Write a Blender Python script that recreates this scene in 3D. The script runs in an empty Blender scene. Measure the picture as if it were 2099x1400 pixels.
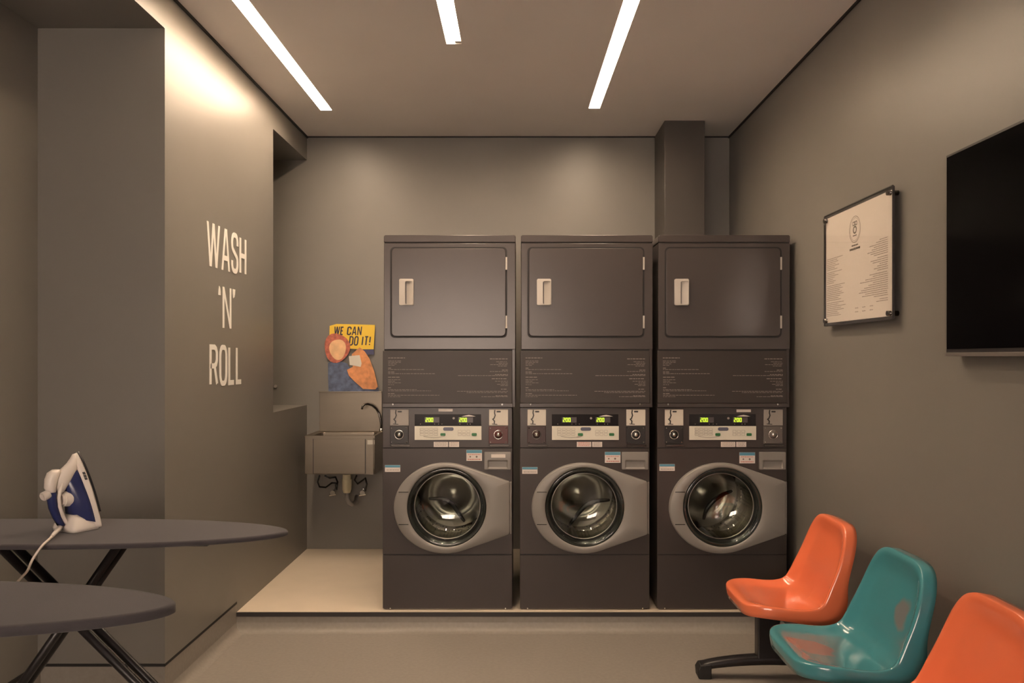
import bpy, math, random
from mathutils import Vector, Matrix
random.seed(7)
PI = math.pi
SC = bpy.context.scene
COL = SC.collection

# ------------------------------------------------------------------ camera, world, exposure
F = 1633.0                      # focal length in pixels of the 2099 wide frame (28 mm lens)
PX, PY = 1065.0, 733.0          # principal point (rise / shift lens)
CZ = 1.415
cam = bpy.data.cameras.new('camera')
cam.sensor_fit = 'HORIZONTAL'
cam.sensor_width = 36.0
cam.lens = 36.0 * F / 2099.0
cam.shift_x = -(PX - 1049.5) / 2099.0
cam.shift_y = (PY - 700.0) / 2099.0
cam.clip_start = 0.02
co = bpy.data.objects.new('camera', cam)
co.location = (0, 0, CZ)
co.rotation_euler = (PI / 2, 0, 0)
COL.objects.link(co)
SC.camera = co

w = bpy.data.worlds.new('world')
w.use_nodes = True
w.node_tree.nodes['Background'].inputs[0].default_value = (1.0, 0.79, 0.66, 1)
w.node_tree.nodes['Background'].inputs[1].default_value = 5.0
SC.world = w
SC.view_settings.view_transform = 'Standard'
SC.view_settings.look = 'None'
SC.view_settings.gamma = 1.0
SC.view_settings.use_curve_mapping = False
SC.view_settings.exposure = 2.08
LIGHT_COL = (1.0, 0.76, 0.54)
LIGHT_STR = 20.0

# ------------------------------------------------------------------ materials
def nodes_of(m):
    return m.node_tree.nodes, m.node_tree.links

def mat(name, col, rough=0.5, metal=0.0, bump=0.0, bscale=200.0, var=0.0, vscale=3.0, coat=0.0, spec=0.5,
        emis=None, estr=0.0, sheen=0.0, aniso=0.0, stretch=None):
    m = bpy.data.materials.new(name)
    m.use_nodes = True
    N, L = nodes_of(m)
    b = N['Principled BSDF']
    b.inputs['Base Color'].default_value = (*col, 1)
    b.inputs['Roughness'].default_value = rough
    b.inputs['Metallic'].default_value = metal
    b.inputs['Specular IOR Level'].default_value = spec
    b.inputs['Coat Weight'].default_value = coat
    b.inputs['Coat Roughness'].default_value = 0.08
    b.inputs['Sheen Weight'].default_value = sheen
    if emis:
        b.inputs['Emission Color'].default_value = (*emis, 1)
        b.inputs['Emission Strength'].default_value = estr
    if bump or var:
        tc = N.new('ShaderNodeTexCoord')
        mp = N.new('ShaderNodeMapping')
        if stretch:
            mp.inputs['Scale'].default_value = stretch
        L.new(tc.outputs['Object'], mp.inputs['Vector'])
    if var:
        n = N.new('ShaderNodeTexNoise')
        n.inputs['Scale'].default_value = vscale
        n.inputs['Detail'].default_value = 6
        L.new(mp.outputs[0], n.inputs['Vector'])
        r = N.new('ShaderNodeMapRange')
        r.inputs['From Min'].default_value = 0.3
        r.inputs['From Max'].default_value = 0.7
        r.inputs['To Min'].default_value = 1 - var
        r.inputs['To Max'].default_value = 1 + var
        L.new(n.outputs['Fac'], r.inputs['Value'])
        mx = N.new('ShaderNodeMix')
        mx.data_type = 'RGBA'
        mx.blend_type = 'MULTIPLY'
        mx.inputs['Factor'].default_value = 1
        mx.inputs['A'].default_value = (*col, 1)
        L.new(r.outputs[0], mx.inputs['B'])
        L.new(mx.outputs['Result'], b.inputs['Base Color'])
    if bump:
        n2 = N.new('ShaderNodeTexNoise')
        n2.inputs['Scale'].default_value = bscale
        n2.inputs['Detail'].default_value = 3
        L.new(mp.outputs[0], n2.inputs['Vector'])
        bp = N.new('ShaderNodeBump')
        bp.inputs['Strength'].default_value = bump
        bp.inputs['Distance'].default_value = 0.002
        L.new(n2.outputs['Fac'], bp.inputs['Height'])
        L.new(bp.outputs[0], b.inputs['Normal'])
    return m

M = {}
M['wall'] = mat('wall_paint', (0.200, 0.188, 0.170), 0.40, bump=0.05, bscale=90, var=0.03, vscale=2)
M['wall_grey'] = M['wall']
M['ceiling'] = mat('ceiling_paint', (0.86, 0.82, 0.79), 0.8, var=0.02, vscale=2)
M['floor'] = mat('floor_resin', (0.27, 0.245, 0.215), 0.50, bump=0.10, bscale=250, var=0.06, vscale=60)
M['platform'] = mat('platform_screed', (0.70, 0.61, 0.49), 0.40, bump=0.06, bscale=60, var=0.05, vscale=4)
M['black'] = mat('black_gap', (0.012, 0.011, 0.011), 0.6)
M['trim'] = mat('dark_metal_trim', (0.035, 0.03, 0.03), 0.45)
M['paint_white'] = mat('white_lettering', (0.86, 0.84, 0.80), 0.6)
M['cab'] = mat('charcoal_enamel', (0.054, 0.044, 0.041), 0.28, bump=0.05, bscale=500, var=0.03, vscale=6)
M['cab_dark'] = mat('instruction_foil', (0.030, 0.022, 0.018), 0.46)
M['print'] = mat('pale_print', (0.23, 0.195, 0.175), 0.6)
M['grey_plastic'] = mat('grey_plastic', (0.25, 0.235, 0.22), 0.38, bump=0.03, bscale=600)
M['handle'] = mat('light_grey_plastic', (0.46, 0.43, 0.39), 0.35)
M['gasket'] = mat('black_rubber', (0.012, 0.013, 0.012), 0.25)
M['steel'] = mat('brushed_steel', (0.50, 0.47, 0.43), 0.34, metal=1.0, bump=0.25, bscale=60, stretch=(0.5, 1, 14), var=0.05, vscale=4)
M['steel_sink'] = mat('sink_steel', (0.23, 0.20, 0.16), 0.36, metal=0.9, bump=0.03, bscale=80, stretch=(1, 1, 12), var=0.03, vscale=2)
M['chrome'] = mat('chrome', (0.72, 0.70, 0.66), 0.12, metal=1.0)
M['dark_chrome'] = mat('dark_chrome', (0.20, 0.18, 0.17), 0.2, metal=1.0)
M['coin_plate'] = mat('cream_coin_plate', (0.66, 0.62, 0.54), 0.4)
M['coin_plate_grey'] = mat('grey_coin_plate', (0.33, 0.30, 0.27), 0.4)
M['mech_black'] = mat('black_coin_slide', (0.02, 0.018, 0.018), 0.35)
M['mech_red'] = mat('dark_red_coin_slide', (0.085, 0.018, 0.016), 0.35)
M['mech_brown'] = mat('brown_coin_slide', (0.045, 0.020, 0.018), 0.35)
M['mech_grey'] = mat('grey_coin_slide', (0.13, 0.115, 0.105), 0.35)
M['panel_black'] = mat('display_window', (0.018, 0.016, 0.018), 0.15)
M['panel_white'] = mat('keypad_foil', (0.74, 0.72, 0.62), 0.4)
M['panel_line'] = mat('keypad_print', (0.40, 0.37, 0.32), 0.5)
M['digit'] = mat('green_digits', (0.2, 0.35, 0.02), 0.5, emis=(0.55, 0.85, 0.03), estr=0.42)
M['lcd'] = mat('dim_lcd', (0.07, 0.06, 0.065), 0.3)
M['green'] = mat('green_button', (0.02, 0.16, 0.05), 0.4)
M['badge'] = mat('slate_badge', (0.10, 0.11, 0.16), 0.35)
M['sticker'] = mat('white_sticker', (0.74, 0.68, 0.63), 0.5)
M['sticker_blue'] = mat('blue_sticker_band', (0.10, 0.30, 0.42), 0.5)
M['sticker_red'] = mat('red_sticker_print', (0.55, 0.15, 0.12), 0.5)
M['orange'] = mat('orange_fibreglass', (0.82, 0.19, 0.080), 0.22, var=0.03, vscale=4, coat=0.5)
M['leg'] = mat('black_powdercoat', (0.014, 0.012, 0.013), 0.35)
M['rubber'] = mat('rubber_foot', (0.014, 0.013, 0.013), 0.6)
M['fabric'] = mat('charcoal_cotton', (0.044, 0.039, 0.044), 0.85, bump=0.35, bscale=700, var=0.06, vscale=8, sheen=0.15)
M['iron_white'] = mat('white_iron_plastic', (0.74, 0.68, 0.62), 0.28)
M['iron_blue'] = mat('dark_blue_plastic', (0.022, 0.030, 0.115), 0.2)
M['iron_dark'] = mat('nonstick_sole', (0.03, 0.03, 0.035), 0.3, metal=0.5)
M['cord'] = mat('white_cord', (0.72, 0.64, 0.56), 0.5)
M['tv_screen'] = mat('tv_glass', (0.002, 0.002, 0.0025), 0.12, spec=0.08)
M['tv_bezel'] = mat('tv_bezel', (0.03, 0.026, 0.027), 0.35)
M['tv_silver'] = mat('tv_silver_edge', (0.32, 0.29, 0.27), 0.35, metal=0.6)
M['paper'] = mat('poster_paper', (0.90, 0.82, 0.76), 0.6)
M['ink'] = mat('grey_ink', (0.38, 0.32, 0.28), 0.6)
M['ink_dark'] = mat('dark_ink', (0.16, 0.13, 0.11), 0.6)
M['yellow'] = mat('yellow_card', (0.82, 0.56, 0.05), 0.5)
M['navy'] = mat('navy_card', (0.07, 0.075, 0.16), 0.5)
M['card_orange'] = mat('orange_card', (0.72, 0.30, 0.12), 0.5, var=0.25, vscale=25)
M['card_peach'] = mat('peach_card', (0.80, 0.50, 0.27), 0.5, var=0.15, vscale=20)
M['card_blue'] = mat('blue_card', (0.10, 0.13, 0.22), 0.5, var=0.4, vscale=30)
M['card_red'] = mat('red_card', (0.50, 0.14, 0.09), 0.5, var=0.3, vscale=60)
M['text_black'] = mat('black_print', (0.03, 0.025, 0.05), 0.5)
M['white_plastic'] = mat('white_plastic', (0.60, 0.55, 0.38), 0.4)
M['lamp'] = mat('lit_diffuser', (0.9, 0.85, 0.8), 0.5, emis=LIGHT_COL, estr=LIGHT_STR)
M['lamp_frame'] = mat('lamp_frame', (0.7, 0.66, 0.6), 0.5)
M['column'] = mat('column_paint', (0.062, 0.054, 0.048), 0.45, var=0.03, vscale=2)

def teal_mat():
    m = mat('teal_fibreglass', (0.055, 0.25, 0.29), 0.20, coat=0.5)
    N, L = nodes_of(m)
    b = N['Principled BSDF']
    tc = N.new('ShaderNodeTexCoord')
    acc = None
    # two greyish patches of their own outline, one on the seat and one on the back
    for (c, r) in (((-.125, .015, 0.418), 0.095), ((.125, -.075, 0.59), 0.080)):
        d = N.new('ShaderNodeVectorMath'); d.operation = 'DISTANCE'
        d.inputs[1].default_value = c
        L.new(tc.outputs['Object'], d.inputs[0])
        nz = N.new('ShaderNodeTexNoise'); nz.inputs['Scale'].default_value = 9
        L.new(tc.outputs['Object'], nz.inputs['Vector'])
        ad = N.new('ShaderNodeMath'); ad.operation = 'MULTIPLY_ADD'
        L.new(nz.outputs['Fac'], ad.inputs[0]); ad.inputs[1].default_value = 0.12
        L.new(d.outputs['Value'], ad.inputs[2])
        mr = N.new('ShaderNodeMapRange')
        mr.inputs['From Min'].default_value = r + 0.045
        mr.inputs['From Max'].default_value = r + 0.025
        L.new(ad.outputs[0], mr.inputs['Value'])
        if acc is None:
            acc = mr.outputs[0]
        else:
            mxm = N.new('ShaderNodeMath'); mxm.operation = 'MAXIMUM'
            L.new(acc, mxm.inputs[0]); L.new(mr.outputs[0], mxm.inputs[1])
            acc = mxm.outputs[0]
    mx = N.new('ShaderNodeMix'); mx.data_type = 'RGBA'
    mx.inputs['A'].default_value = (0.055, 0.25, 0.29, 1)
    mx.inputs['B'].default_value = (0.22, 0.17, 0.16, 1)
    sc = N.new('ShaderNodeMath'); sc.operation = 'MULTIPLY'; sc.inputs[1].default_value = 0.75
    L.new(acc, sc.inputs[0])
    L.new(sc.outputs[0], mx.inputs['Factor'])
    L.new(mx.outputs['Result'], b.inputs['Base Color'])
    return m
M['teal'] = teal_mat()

def glass_mat(name, tint=(0.9, 0.95, 0.92), f=0.05):
    m = bpy.data.materials.new(name)
    m.use_nodes = True
    N, L = nodes_of(m)
    for n in list(N):
        if n.type != 'OUTPUT_MATERIAL':
            N.remove(n)
    out = [n for n in N if n.type == 'OUTPUT_MATERIAL'][0]
    t = N.new('ShaderNodeBsdfTransparent'); t.inputs[0].default_value = (*tint, 1)
    g = N.new('ShaderNodeBsdfGlossy'); g.inputs['Roughness'].default_value = 0.03
    lw = N.new('ShaderNodeLayerWeight'); lw.inputs['Blend'].default_value = 0.50
    pw = N.new('ShaderNodeMath'); pw.operation = 'POWER'; pw.inputs[1].default_value = 4.0
    L.new(lw.outputs['Facing'], pw.inputs[0])
    fr = N.new('ShaderNodeMath'); fr.operation = 'MULTIPLY_ADD'
    fr.inputs[1].default_value = 1 - f; fr.inputs[2].default_value = f
    L.new(pw.outputs[0], fr.inputs[0])
    mx = N.new('ShaderNodeMixShader')
    L.new(fr.outputs[0], mx.inputs[0])
    L.new(t.outputs[0], mx.inputs[1])
    L.new(g.outputs[0], mx.inputs[2])
    L.new(mx.outputs[0], out.inputs[0])
    return m
M['glass'] = glass_mat('door_glass', (0.80, 0.86, 0.82), 0.09)
M['acrylic'] = glass_mat('clear_acrylic', (0.98, 0.98, 0.97), 0.03)

def drum_mat():
    m = mat('perforated_drum', (0.55, 0.52, 0.48), 0.24, metal=1.0)
    N, L = nodes_of(m)
    b = N['Principled BSDF']
    tc = N.new('ShaderNodeTexCoord')
    v = N.new('ShaderNodeTexVoronoi')
    v.inputs['Scale'].default_value = 55
    v.inputs['Randomness'].default_value = 0.15
    L.new(tc.outputs['Object'], v.inputs['Vector'])
    r = N.new('ShaderNodeValToRGB')
    r.color_ramp.elements[0].position = 0.22
    r.color_ramp.elements[0].color = (0.03, 0.03, 0.03, 1)
    r.color_ramp.elements[1].position = 0.30
    r.color_ramp.elements[1].color = (0.38, 0.355, 0.32, 1)
    L.new(v.outputs['Distance'], r.inputs[0])
    L.new(r.outputs[0], b.inputs['Base Color'])
    bp = N.new('ShaderNodeBump'); bp.inputs['Strength'].default_value = 0.6; bp.inputs['Distance'].default_value = 0.003
    L.new(v.outputs['Distance'], bp.inputs['Height'])
    L.new(bp.outputs[0], b.inputs['Normal'])
    return m
M['drum'] = drum_mat()
M['drum_back'] = mat('drum_back_steel', (0.28, 0.25, 0.21), 0.30, metal=1.0, bump=0.3, bscale=45, var=0.1, vscale=9)

# ------------------------------------------------------------------ mesh helpers
class MB:
    def __init__(self):
        self.v = []; self.f = []; self.smooth = []
    def add(self, verts, faces, smooth=False):
        n = len(self.v)
        self.v += [tuple(p) for p in verts]
        self.f += [tuple(i + n for i in f) for f in faces]
        self.smooth += [smooth] * len(faces)
        return self
    def box(self, x0, x1, y0, y1, z0, z1):
        v = [(x, y, z) for x in (x0, x1) for y in (y0, y1) for z in (z0, z1)]
        return self.add(v, [(0, 1, 3, 2), (4, 6, 7, 5), (0, 4, 5, 1), (2, 3, 7, 6), (0, 2, 6, 4), (1, 5, 7, 3)])
    def prism(self, pts, fn, t0, t1, smooth=False):
        """closed 2-D outline pts, fn(u, v, t) -> 3-D point, between t0 and t1"""
        n = len(pts)
        v = [fn(u, q, t0) for u, q in pts] + [fn(u, q, t1) for u, q in pts]
        f = [tuple(range(n)), tuple(range(2 * n - 1, n - 1, -1))]
        self.add(v, f)
        self.add(v, [(i, (i + 1) % n, n + (i + 1) % n, n + i) for i in range(n)], smooth)
        return self
    def loft(self, rings, smooth=True, closed=True, cap0=False, cap1=False):
        n = len(rings[0])
        v = [p for r in rings for p in r]
        f = []
        for k in range(len(rings) - 1):
            for i in range(n if closed else n - 1):
                j = (i + 1) % n
                f.append((k * n + i, k * n + j, (k + 1) * n + j, (k + 1) * n + i))
        self.add(v, f, smooth)
        if cap0: self.add(rings[0], [tuple(range(n))])
        if cap1: self.add(rings[-1], [tuple(range(n))])
        return self
    def tube(self, path, r, n=12, caps=True, closed=False):
        P = [Vector(p) for p in path]
        rs = r if isinstance(r, (list, tuple)) else [r] * len(P)
        rings = []
        up = None
        for i, p in enumerate(P):
            if closed:
                t = P[(i + 1) % len(P)] - P[i - 1]
            else:
                t = P[min(i + 1, len(P) - 1)] - P[max(i - 1, 0)]
            t.normalize()
            if up is None:
                a = Vector((0, 0, 1)) if abs(t.z) < 0.9 else Vector((1, 0, 0))
                up = (a - t * a.dot(t)).normalized()
            else:
                up = (up - t * up.dot(t)).normalized()
            s = t.cross(up)
            rings.append([tuple(p + (up * math.cos(2 * PI * k / n) + s * math.sin(2 * PI * k / n)) * rs[i]) for k in range(n)])
        if closed:
            rings.append(rings[0])
        return self.loft(rings, True, True, caps and not closed, caps and not closed)
    def cyl(self, p0, p1, r, n=24, r1=None):
        P0, P1 = Vector(p0), Vector(p1)
        t = (P1 - P0).normalized()
        a = Vector((0, 0, 1)) if abs(t.z) < 0.9 else Vector((1, 0, 0))
        u = (a - t * a.dot(t)).normalized(); s = t.cross(u)
        r1 = r if r1 is None else r1
        A = [tuple(P0 + (u * math.cos(2 * PI * k / n) + s * math.sin(2 * PI * k / n)) * r) for k in range(n)]
        B = [tuple(P1 + (u * math.cos(2 * PI * k / n) + s * math.sin(2 * PI * k / n)) * r1) for k in range(n)]
        return self.loft([A, B], True, True, True, True)
    def rev_y(self, prof, cx, cz, n=72):
        """surface of revolution about an axis parallel to y: prof = [(r, y)]"""
        rings = [[(cx + r * math.cos(2 * PI * k / n), y, cz + r * math.sin(2 * PI * k / n)) for k in range(n)] for r, y in prof]
        return self.loft(rings)
    def ribbon(self, pts, wd, fn, t0, t1, closed=False):
        n = len(pts)
        P = [Vector((a, b)) for a, b in pts]
        Lh, Rh = [], []
        for i in range(n):
            if closed:
                d0 = (P[i] - P[i - 1]).normalized(); d1 = (P[(i + 1) % n] - P[i]).normalized()
            else:
                d0 = (P[i] - P[i - 1]).normalized() if i > 0 else (P[1] - P[0]).normalized()
                d1 = (P[i + 1] - P[i]).normalized() if i < n - 1 else d0
            n0 = Vector((-d0.y, d0.x)); n1 = Vector((-d1.y, d1.x))
            m = n0 + n1
            if m.length < 1e-4: m = n0.copy()
            m.normalize()
            k = wd / 2 / max(m.dot(n0), 0.42)
            Lh.append(P[i] + m * k); Rh.append(P[i] - m * k)
        rng = range(n) if closed else range(n - 1)
        for i in rng:
            j = (i + 1) % n
            q = [tuple(Lh[i]), tuple(Lh[j]), tuple(Rh[j]), tuple(Rh[i])]
            self.prism(q, fn, t0, t1)
        return self
    def build(self, name, m, parent=None, org=(0, 0, 0), bevel=0.0, seg=2, subsurf=0, weld=True):
        me = bpy.data.meshes.new(name)
        o3 = Vector(org)
        me.from_pydata([tuple(Vector(p) - o3) for p in self.v], [], self.f)
        me.polygons.foreach_set('use_smooth', self.smooth)
        me.materials.append(m)
        import bmesh
        bm = bmesh.new(); bm.from_mesh(me)
        if weld: bmesh.ops.remove_doubles(bm, verts=bm.verts, dist=1e-5)
        bmesh.ops.recalc_face_normals(bm, faces=bm.faces)
        bm.to_mesh(me); bm.free()
        me.update()
        o = bpy.data.objects.new(name, me)
        COL.objects.link(o)
        if parent is not None:
            o.parent = parent
        if bevel:
            b = o.modifiers.new('bevel', 'BEVEL')
            b.width = bevel; b.segments = seg; b.limit_method = 'ANGLE'; b.angle_limit = math.radians(40)
            b.harden_normals = False
        if subsurf:
            s = o.modifiers.new('sub', 'SUBSURF'); s.levels = subsurf; s.render_levels = subsurf
        return o

def empty(name, loc, label, cat, group=None, rz=0.0):
    o = bpy.data.objects.new(name, None)
    o.empty_display_size = 0.1
    o.location = loc; o.rotation_euler = (0, 0, rz)
    COL.objects.link(o)
    o['label'] = label; o['category'] = cat
    if group: o['group'] = group
    return o
def tag(o, label, cat, group=None):
    o['label'] = label; o['category'] = cat
    if group: o['group'] = group
    return o
def struct(name, mb, m, **k):
    o = mb.build(name, m, **k); o['kind'] = 'structure'; return o

def rrect(x0, x1, z0, z1, r, n=6):
    pts = []
    for cx, cz, a in ((x1 - r, z1 - r, 0), (x0 + r, z1 - r, PI / 2), (x0 + r, z0 + r, PI), (x1 - r, z0 + r, 1.5 * PI)):
        for k in range(n + 1):
            t = a + PI / 2 * k / n
            pts.append((cx + r * math.cos(t), cz + r * math.sin(t)))
    return pts
XZ = lambda u, v, t: (u, t, v)          # outline in x/z, thickness along y

def catmull(pts, n=14):
    out = []
    P = [Vector(p) for p in pts]
    for i in range(len(P) - 1):
        p0 = P[max(i - 1, 0)]; p1 = P[i]; p2 = P[i + 1]; p3 = P[min(i + 2, len(P) - 1)]
        for k in range(n):
            t = k / n
            out.append(.5 * ((2 * p1) + (-p0 + p2) * t + (2 * p0 - 5 * p1 + 4 * p2 - p3) * t * t + (-p0 + 3 * p1 - 3 * p2 + p3) * t ** 3))
    out.append(P[-1])
    return out

# stroke lettering -------------------------------------------------
def oval(x0, x1, y0, y1, r, n=6): return rrect(x0, x1, y0, y1, r, n)
GL = {
 'W': (1.50, [([(0, 1), (.30, 0), (.65, .96), (1.0, 0), (1.30, 1)], 0)]),
 'A': (.95, [([(0, 0), (.475, 1), (.95, 0)], 0), ([(.17, .27), (.78, .27)], 0)]),
 'S': (.80, [([(.80, .72), (.79, .84), (.70, .95), (.55, 1), (.25, 1), (.10, .95), (.01, .84), (.01, .72), (.08, .61), (.40, .49), (.72, .38), (.79, .27), (.79, .15), (.70, .05), (.55, 0), (.25, 0), (.10, .05), (.01, .15), (0, .28)], 0)]),
 'H': (.82, [([(0, 0), (0, 1)], 0), ([(.82, 0), (.82, 1)], 0), ([(0, .5), (.82, .5)], 0)]),
 'N': (.85, [([(0, 0), (0, 1), (.85, 0), (.85, 1)], 0)]),
 'R': (.82, [([(0, 0), (0, 1), (.52, 1), (.70, .95), (.80, .85), (.80, .64), (.70, .54), (.52, .49), (0, .49)], 0), ([(.50, .49), (.82, 0)], 0)]),
 'O': (.82, [(oval(0, .82, 0, 1, .28), 1)]),
 'L': (.66, [([(0, 1), (0, 0), (.66, 0)], 0)]),
 'E': (.66, [([(.66, 1), (0, 1), (0, 0), (.66, 0)], 0), ([(0, .5), (.56, .5)], 0)]),
 'C': (.80, [([(.80, .70), (.80, .86), (.68, .97), (.5, 1), (.3, 1), (.1, .96), (0, .84), (0, .16), (.1, .04), (.3, 0), (.5, 0), (.68, .03), (.80, .14), (.80, .30)], 0)]),
 'D': (.80, [([(0, 0), (0, 1), (.45, 1), (.68, .95), (.80, .82), (.80, .18), (.68, .05), (.45, 0)], 1)]),
 'I': (.05, [([(.02, 0), (.02, 1)], 0)]),
 'T': (.80, [([(0, 1), (.80, 1)], 0), ([(.40, 1), (.40, 0)], 0)]),
 '!': (.05, [([(.02, .30), (.02, 1)], 0), ([(.02, 0), (.02, .14)], 0)]),
 '`': (1.0, [([(.10, 1), (0, .93), (.02, .80), (.10, .78)], 0)]),
 "'": (1.0, [([(.02, .98), (.10, .96), (.12, .84), (.02, .76)], 0)]),
 ' ': (.45, []),
 '0': (.6, [([(0, 0), (0, 1), (.6, 1), (.6, 0)], 1)]),
 '2': (.6, [([(0, 1), (.6, 1), (.6, .5), (0, .5), (0, 0), (.6, 0)], 0)]),
}
COMMA = {'`': [(0, .78), (1, .78), (1, .87), (.75, .97), (.35, 1), (.1, .9)], "'": [(0, 1), (1, 1), (.9, .88), (.65, .80), (.15, .77), (0, .9)]}
PARA = {'W': [(0, 1, .36, 0), (.73, 1, .40, 0), (.77, 1, 1.10, 0), (1.50, 1, 1.14, 0)], 'A': [(0, 0, .42, 1), (.95, 0, .53, 1)], 'N': [(0, 1, .85, 0), (0, 0, 0, 1), (.85, 0, .85, 1)]}
def lettering(mb, text, u0, u1, v0, v1, stroke, fn, t0, t1, gap=.32, shear=0.0):
    tot = sum(GL[c][0] for c in text) + gap * (len(text) - 1)
    h = v1 - v0 - stroke
    kx = (u1 - u0 - stroke) / tot
    x = 0; lay = 0
    for c in text:
        wd, strokes = GL[c]
        if c in COMMA:
            mb.prism([(u0 + stroke / 2 + (x + a) * kx, v0 + b * (v1 - v0)) for a, b in COMMA[c]], fn, t0, t1)
            strokes = []
        if c in PARA:
            hs = stroke * .42
            for xa_, ya_, xb_, yb_ in PARA[c]:
                pa = [(u0 + stroke / 2 + (x + a) * kx + shear * b * h, v0 + b * (v1 - v0)) for a, b in ((xa_, ya_), (xb_, yb_))]
                lay += 1; e_ = (lay % 4) * 1.2e-4
                mb.prism([(pa[0][0] - hs, pa[0][1]), (pa[0][0] + hs, pa[0][1]), (pa[1][0] + hs, pa[1][1]), (pa[1][0] - hs, pa[1][1])], fn, t0 + e_, t1 + e_)
            strokes = strokes[1:] if c == 'A' else []
        for pts, cl in strokes:
            q = [(u0 + stroke / 2 + (x + a) * kx + shear * b * h, v0 + stroke / 2 + b * h) for a, b in pts]
            # extend open ends by half a stroke so corners close square
            if c in 'SC': q = [tuple(p) for p in catmull(q, 4)]
            lay += 1; e_ = (lay % 4) * 1.2e-4
            mb.ribbon(q, stroke, fn, t0 + e_, t1 + e_, closed=bool(cl))
        x += wd + gap

def word_bars(mb, u0, u1, v, h, fn, t0, t1, wmin=.012, wmax=.035, gap=.004, rnd=random):
    u = u0
    while u < u1:
        e = min(u + rnd.uniform(wmin, wmax), u1)
        if e - u > gap:
            mb.prism([(u, v), (e, v), (e, v + h), (u, v + h)], fn, t0, t1)
        u = e + gap

# ------------------------------------------------------------------ room shell
XL, XR, YB, CEIL = -1.465, 1.445, 5.489, 2.938
XLL, YP, YN, SOF, LEDGE = -1.99, 3.29, 4.737, 2.775, 1.089
YF = -2.6
PT = 0.097                     # platform height
YE = 4.128                     # platform front edge
T = 0.12

struct('floor', MB().box(XLL - T, XR + T, YF - T, YB + T, -0.1, 0.0), M['floor'])
# strip slots in the ceiling: (x at far end, y far, x at near end, y near, width)
SLOTS = [(-1.19, 4.905, -1.19, 3.15, .070), (-.318, 3.868, -.318, 2.50, .072), (.456, 4.867, .482, 3.15, .068)]
REC = .022
def slot_x(sl, y):
    t = (y - sl[1]) / (sl[3] - sl[1]); return sl[0] + (sl[2] - sl[0]) * t
mb = MB()
XYF = lambda u, v, t: (u, v, t)
y0_, y1_ = YF - T, YB + T
def slab(pts): mb.prism(pts, XYF, CEIL, CEIL + .12)
edges = [(XLL - .7, XLL - .7)]
for sl in SLOTS:
    h_ = sl[4] / 2
    a0, a1 = slot_x(sl, y0_), slot_x(sl, y1_)
    edges.append((a0 - h_, a1 - h_)); edges.append((a0 + h_, a1 + h_))
    slab([(slot_x(sl, sl[1]) - h_, sl[1]), (slot_x(sl, sl[1]) + h_, sl[1]), (a1 + h_, y1_), (a1 - h_, y1_)])
    for qa, qb in ((y0_, sl[3]),):
        slab([(slot_x(sl, qa) - h_, qa), (slot_x(sl, qa) + h_, qa), (slot_x(sl, qb) + h_, qb), (slot_x(sl, qb) - h_, qb)])
edges.append((XR + T, XR + T))
for i in range(0, len(edges), 2):
    (p0, p1), (q0, q1) = edges[i], edges[i + 1]
    slab([(p0, y0_), (q0, y0_), (q1, y1_), (p1, y1_)])
struct('ceiling', mb, M['ceiling'], weld=False)
struct('wall_back', MB().box(XLL - .6, XR + T, YB, YB + T, 0, CEIL), M['wall'])
struct('wall_right', MB().box(XR, XR + T, YF - T, YB + T, 0, CEIL), M['wall'])
WX0, WX1, WZ0, WZ1 = -1.90, 0.25, 1.10, 2.20
struct('wall_front', MB().box(XLL - T, WX0, YF - T, YF, 0, CEIL).box(WX1, XR + T, YF - T, YF, 0, CEIL).box(WX0, WX1, YF - T, YF, 0, WZ0).box(WX0, WX1, YF - T, YF, WZ1, CEIL), M['wall'], weld=False)
mb = MB()
for q in ((WX0, WX0 + .05, WZ0, WZ1), (WX1 - .05, WX1, WZ0, WZ1), (WX0 + .05, WX1 - .05, WZ0, WZ0 + .05), (WX0 + .05, WX1 - .05, WZ1 - .05, WZ1), (-.85, -.80, WZ0 + .05, WZ1 - .05)):
    mb.box(q[0], q[1], YF - .09, YF - .04, q[2], q[3])
wf = struct('window_1', mb, M['trim'], weld=False)
MB().box(WX0 + .05, WX1 - .05, YF - .068, YF - .062, WZ0 + .05, WZ1 - .05).build('pane', M['acrylic'], wf)
BH = 0.139
mb = MB()
mb.box(XLL, XL, YP, YN, BH + .012, CEIL)                    # the projecting pier carrying the lettering
mb.box(XLL, XL - .012, YP + .012, YE, 0, BH + .013).box(XLL, XL, YE, YN, 0, BH + .013)
mb.box(XLL - .6, XL, YF, YP, SOF, CEIL)                # fascia and soffit over the ironing alcove
mb.box(XLL - .6, XL, YN, YB, SOF, CEIL)                # fascia and soffit over the niche
mb.box(XLL - .6, XL, YN, YB, 0, LEDGE)                 # half-height wall under the niche
struct('wall_left', mb, M['wall'], weld=False)
struct('wall_alcove', MB().box(XLL - T, XLL, YF, YP, 0, CEIL).box(XLL - T, XLL, YP, YN, 0, CEIL), M['wall'])
struct('wall_niche', MB().box(XLL - .6 - T, XLL - .6, YN, YB, LEDGE, SOF).box(XLL - .6, XLL, YN - .12, YN, LEDGE, SOF), M['wall'])
# baseboard: same resin as the floor turned up, with a dark shadow line above it
mb = MB()
mb.box(XL - .012, XL, YP + .012, YE, 0, BH)
mb.box(XLL, XL, YP, YP + .012, 0, BH)
mb.box(XLL, XLL + .012, YF, YP, 0, BH)
struct('baseboard_left', mb, M['floor'], weld=False)
mb = MB()
mb.box(XL - .012, XL + .001, YP + .01, YE, BH, BH + .012)
mb.box(XLL, XL + .001, YP - .001, YP + .01, BH, BH + .012)
mb.box(XLL, XLL + .014, YF, YP, BH, BH + .012)
struct('trim_1', mb, M['black'], weld=False)
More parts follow.
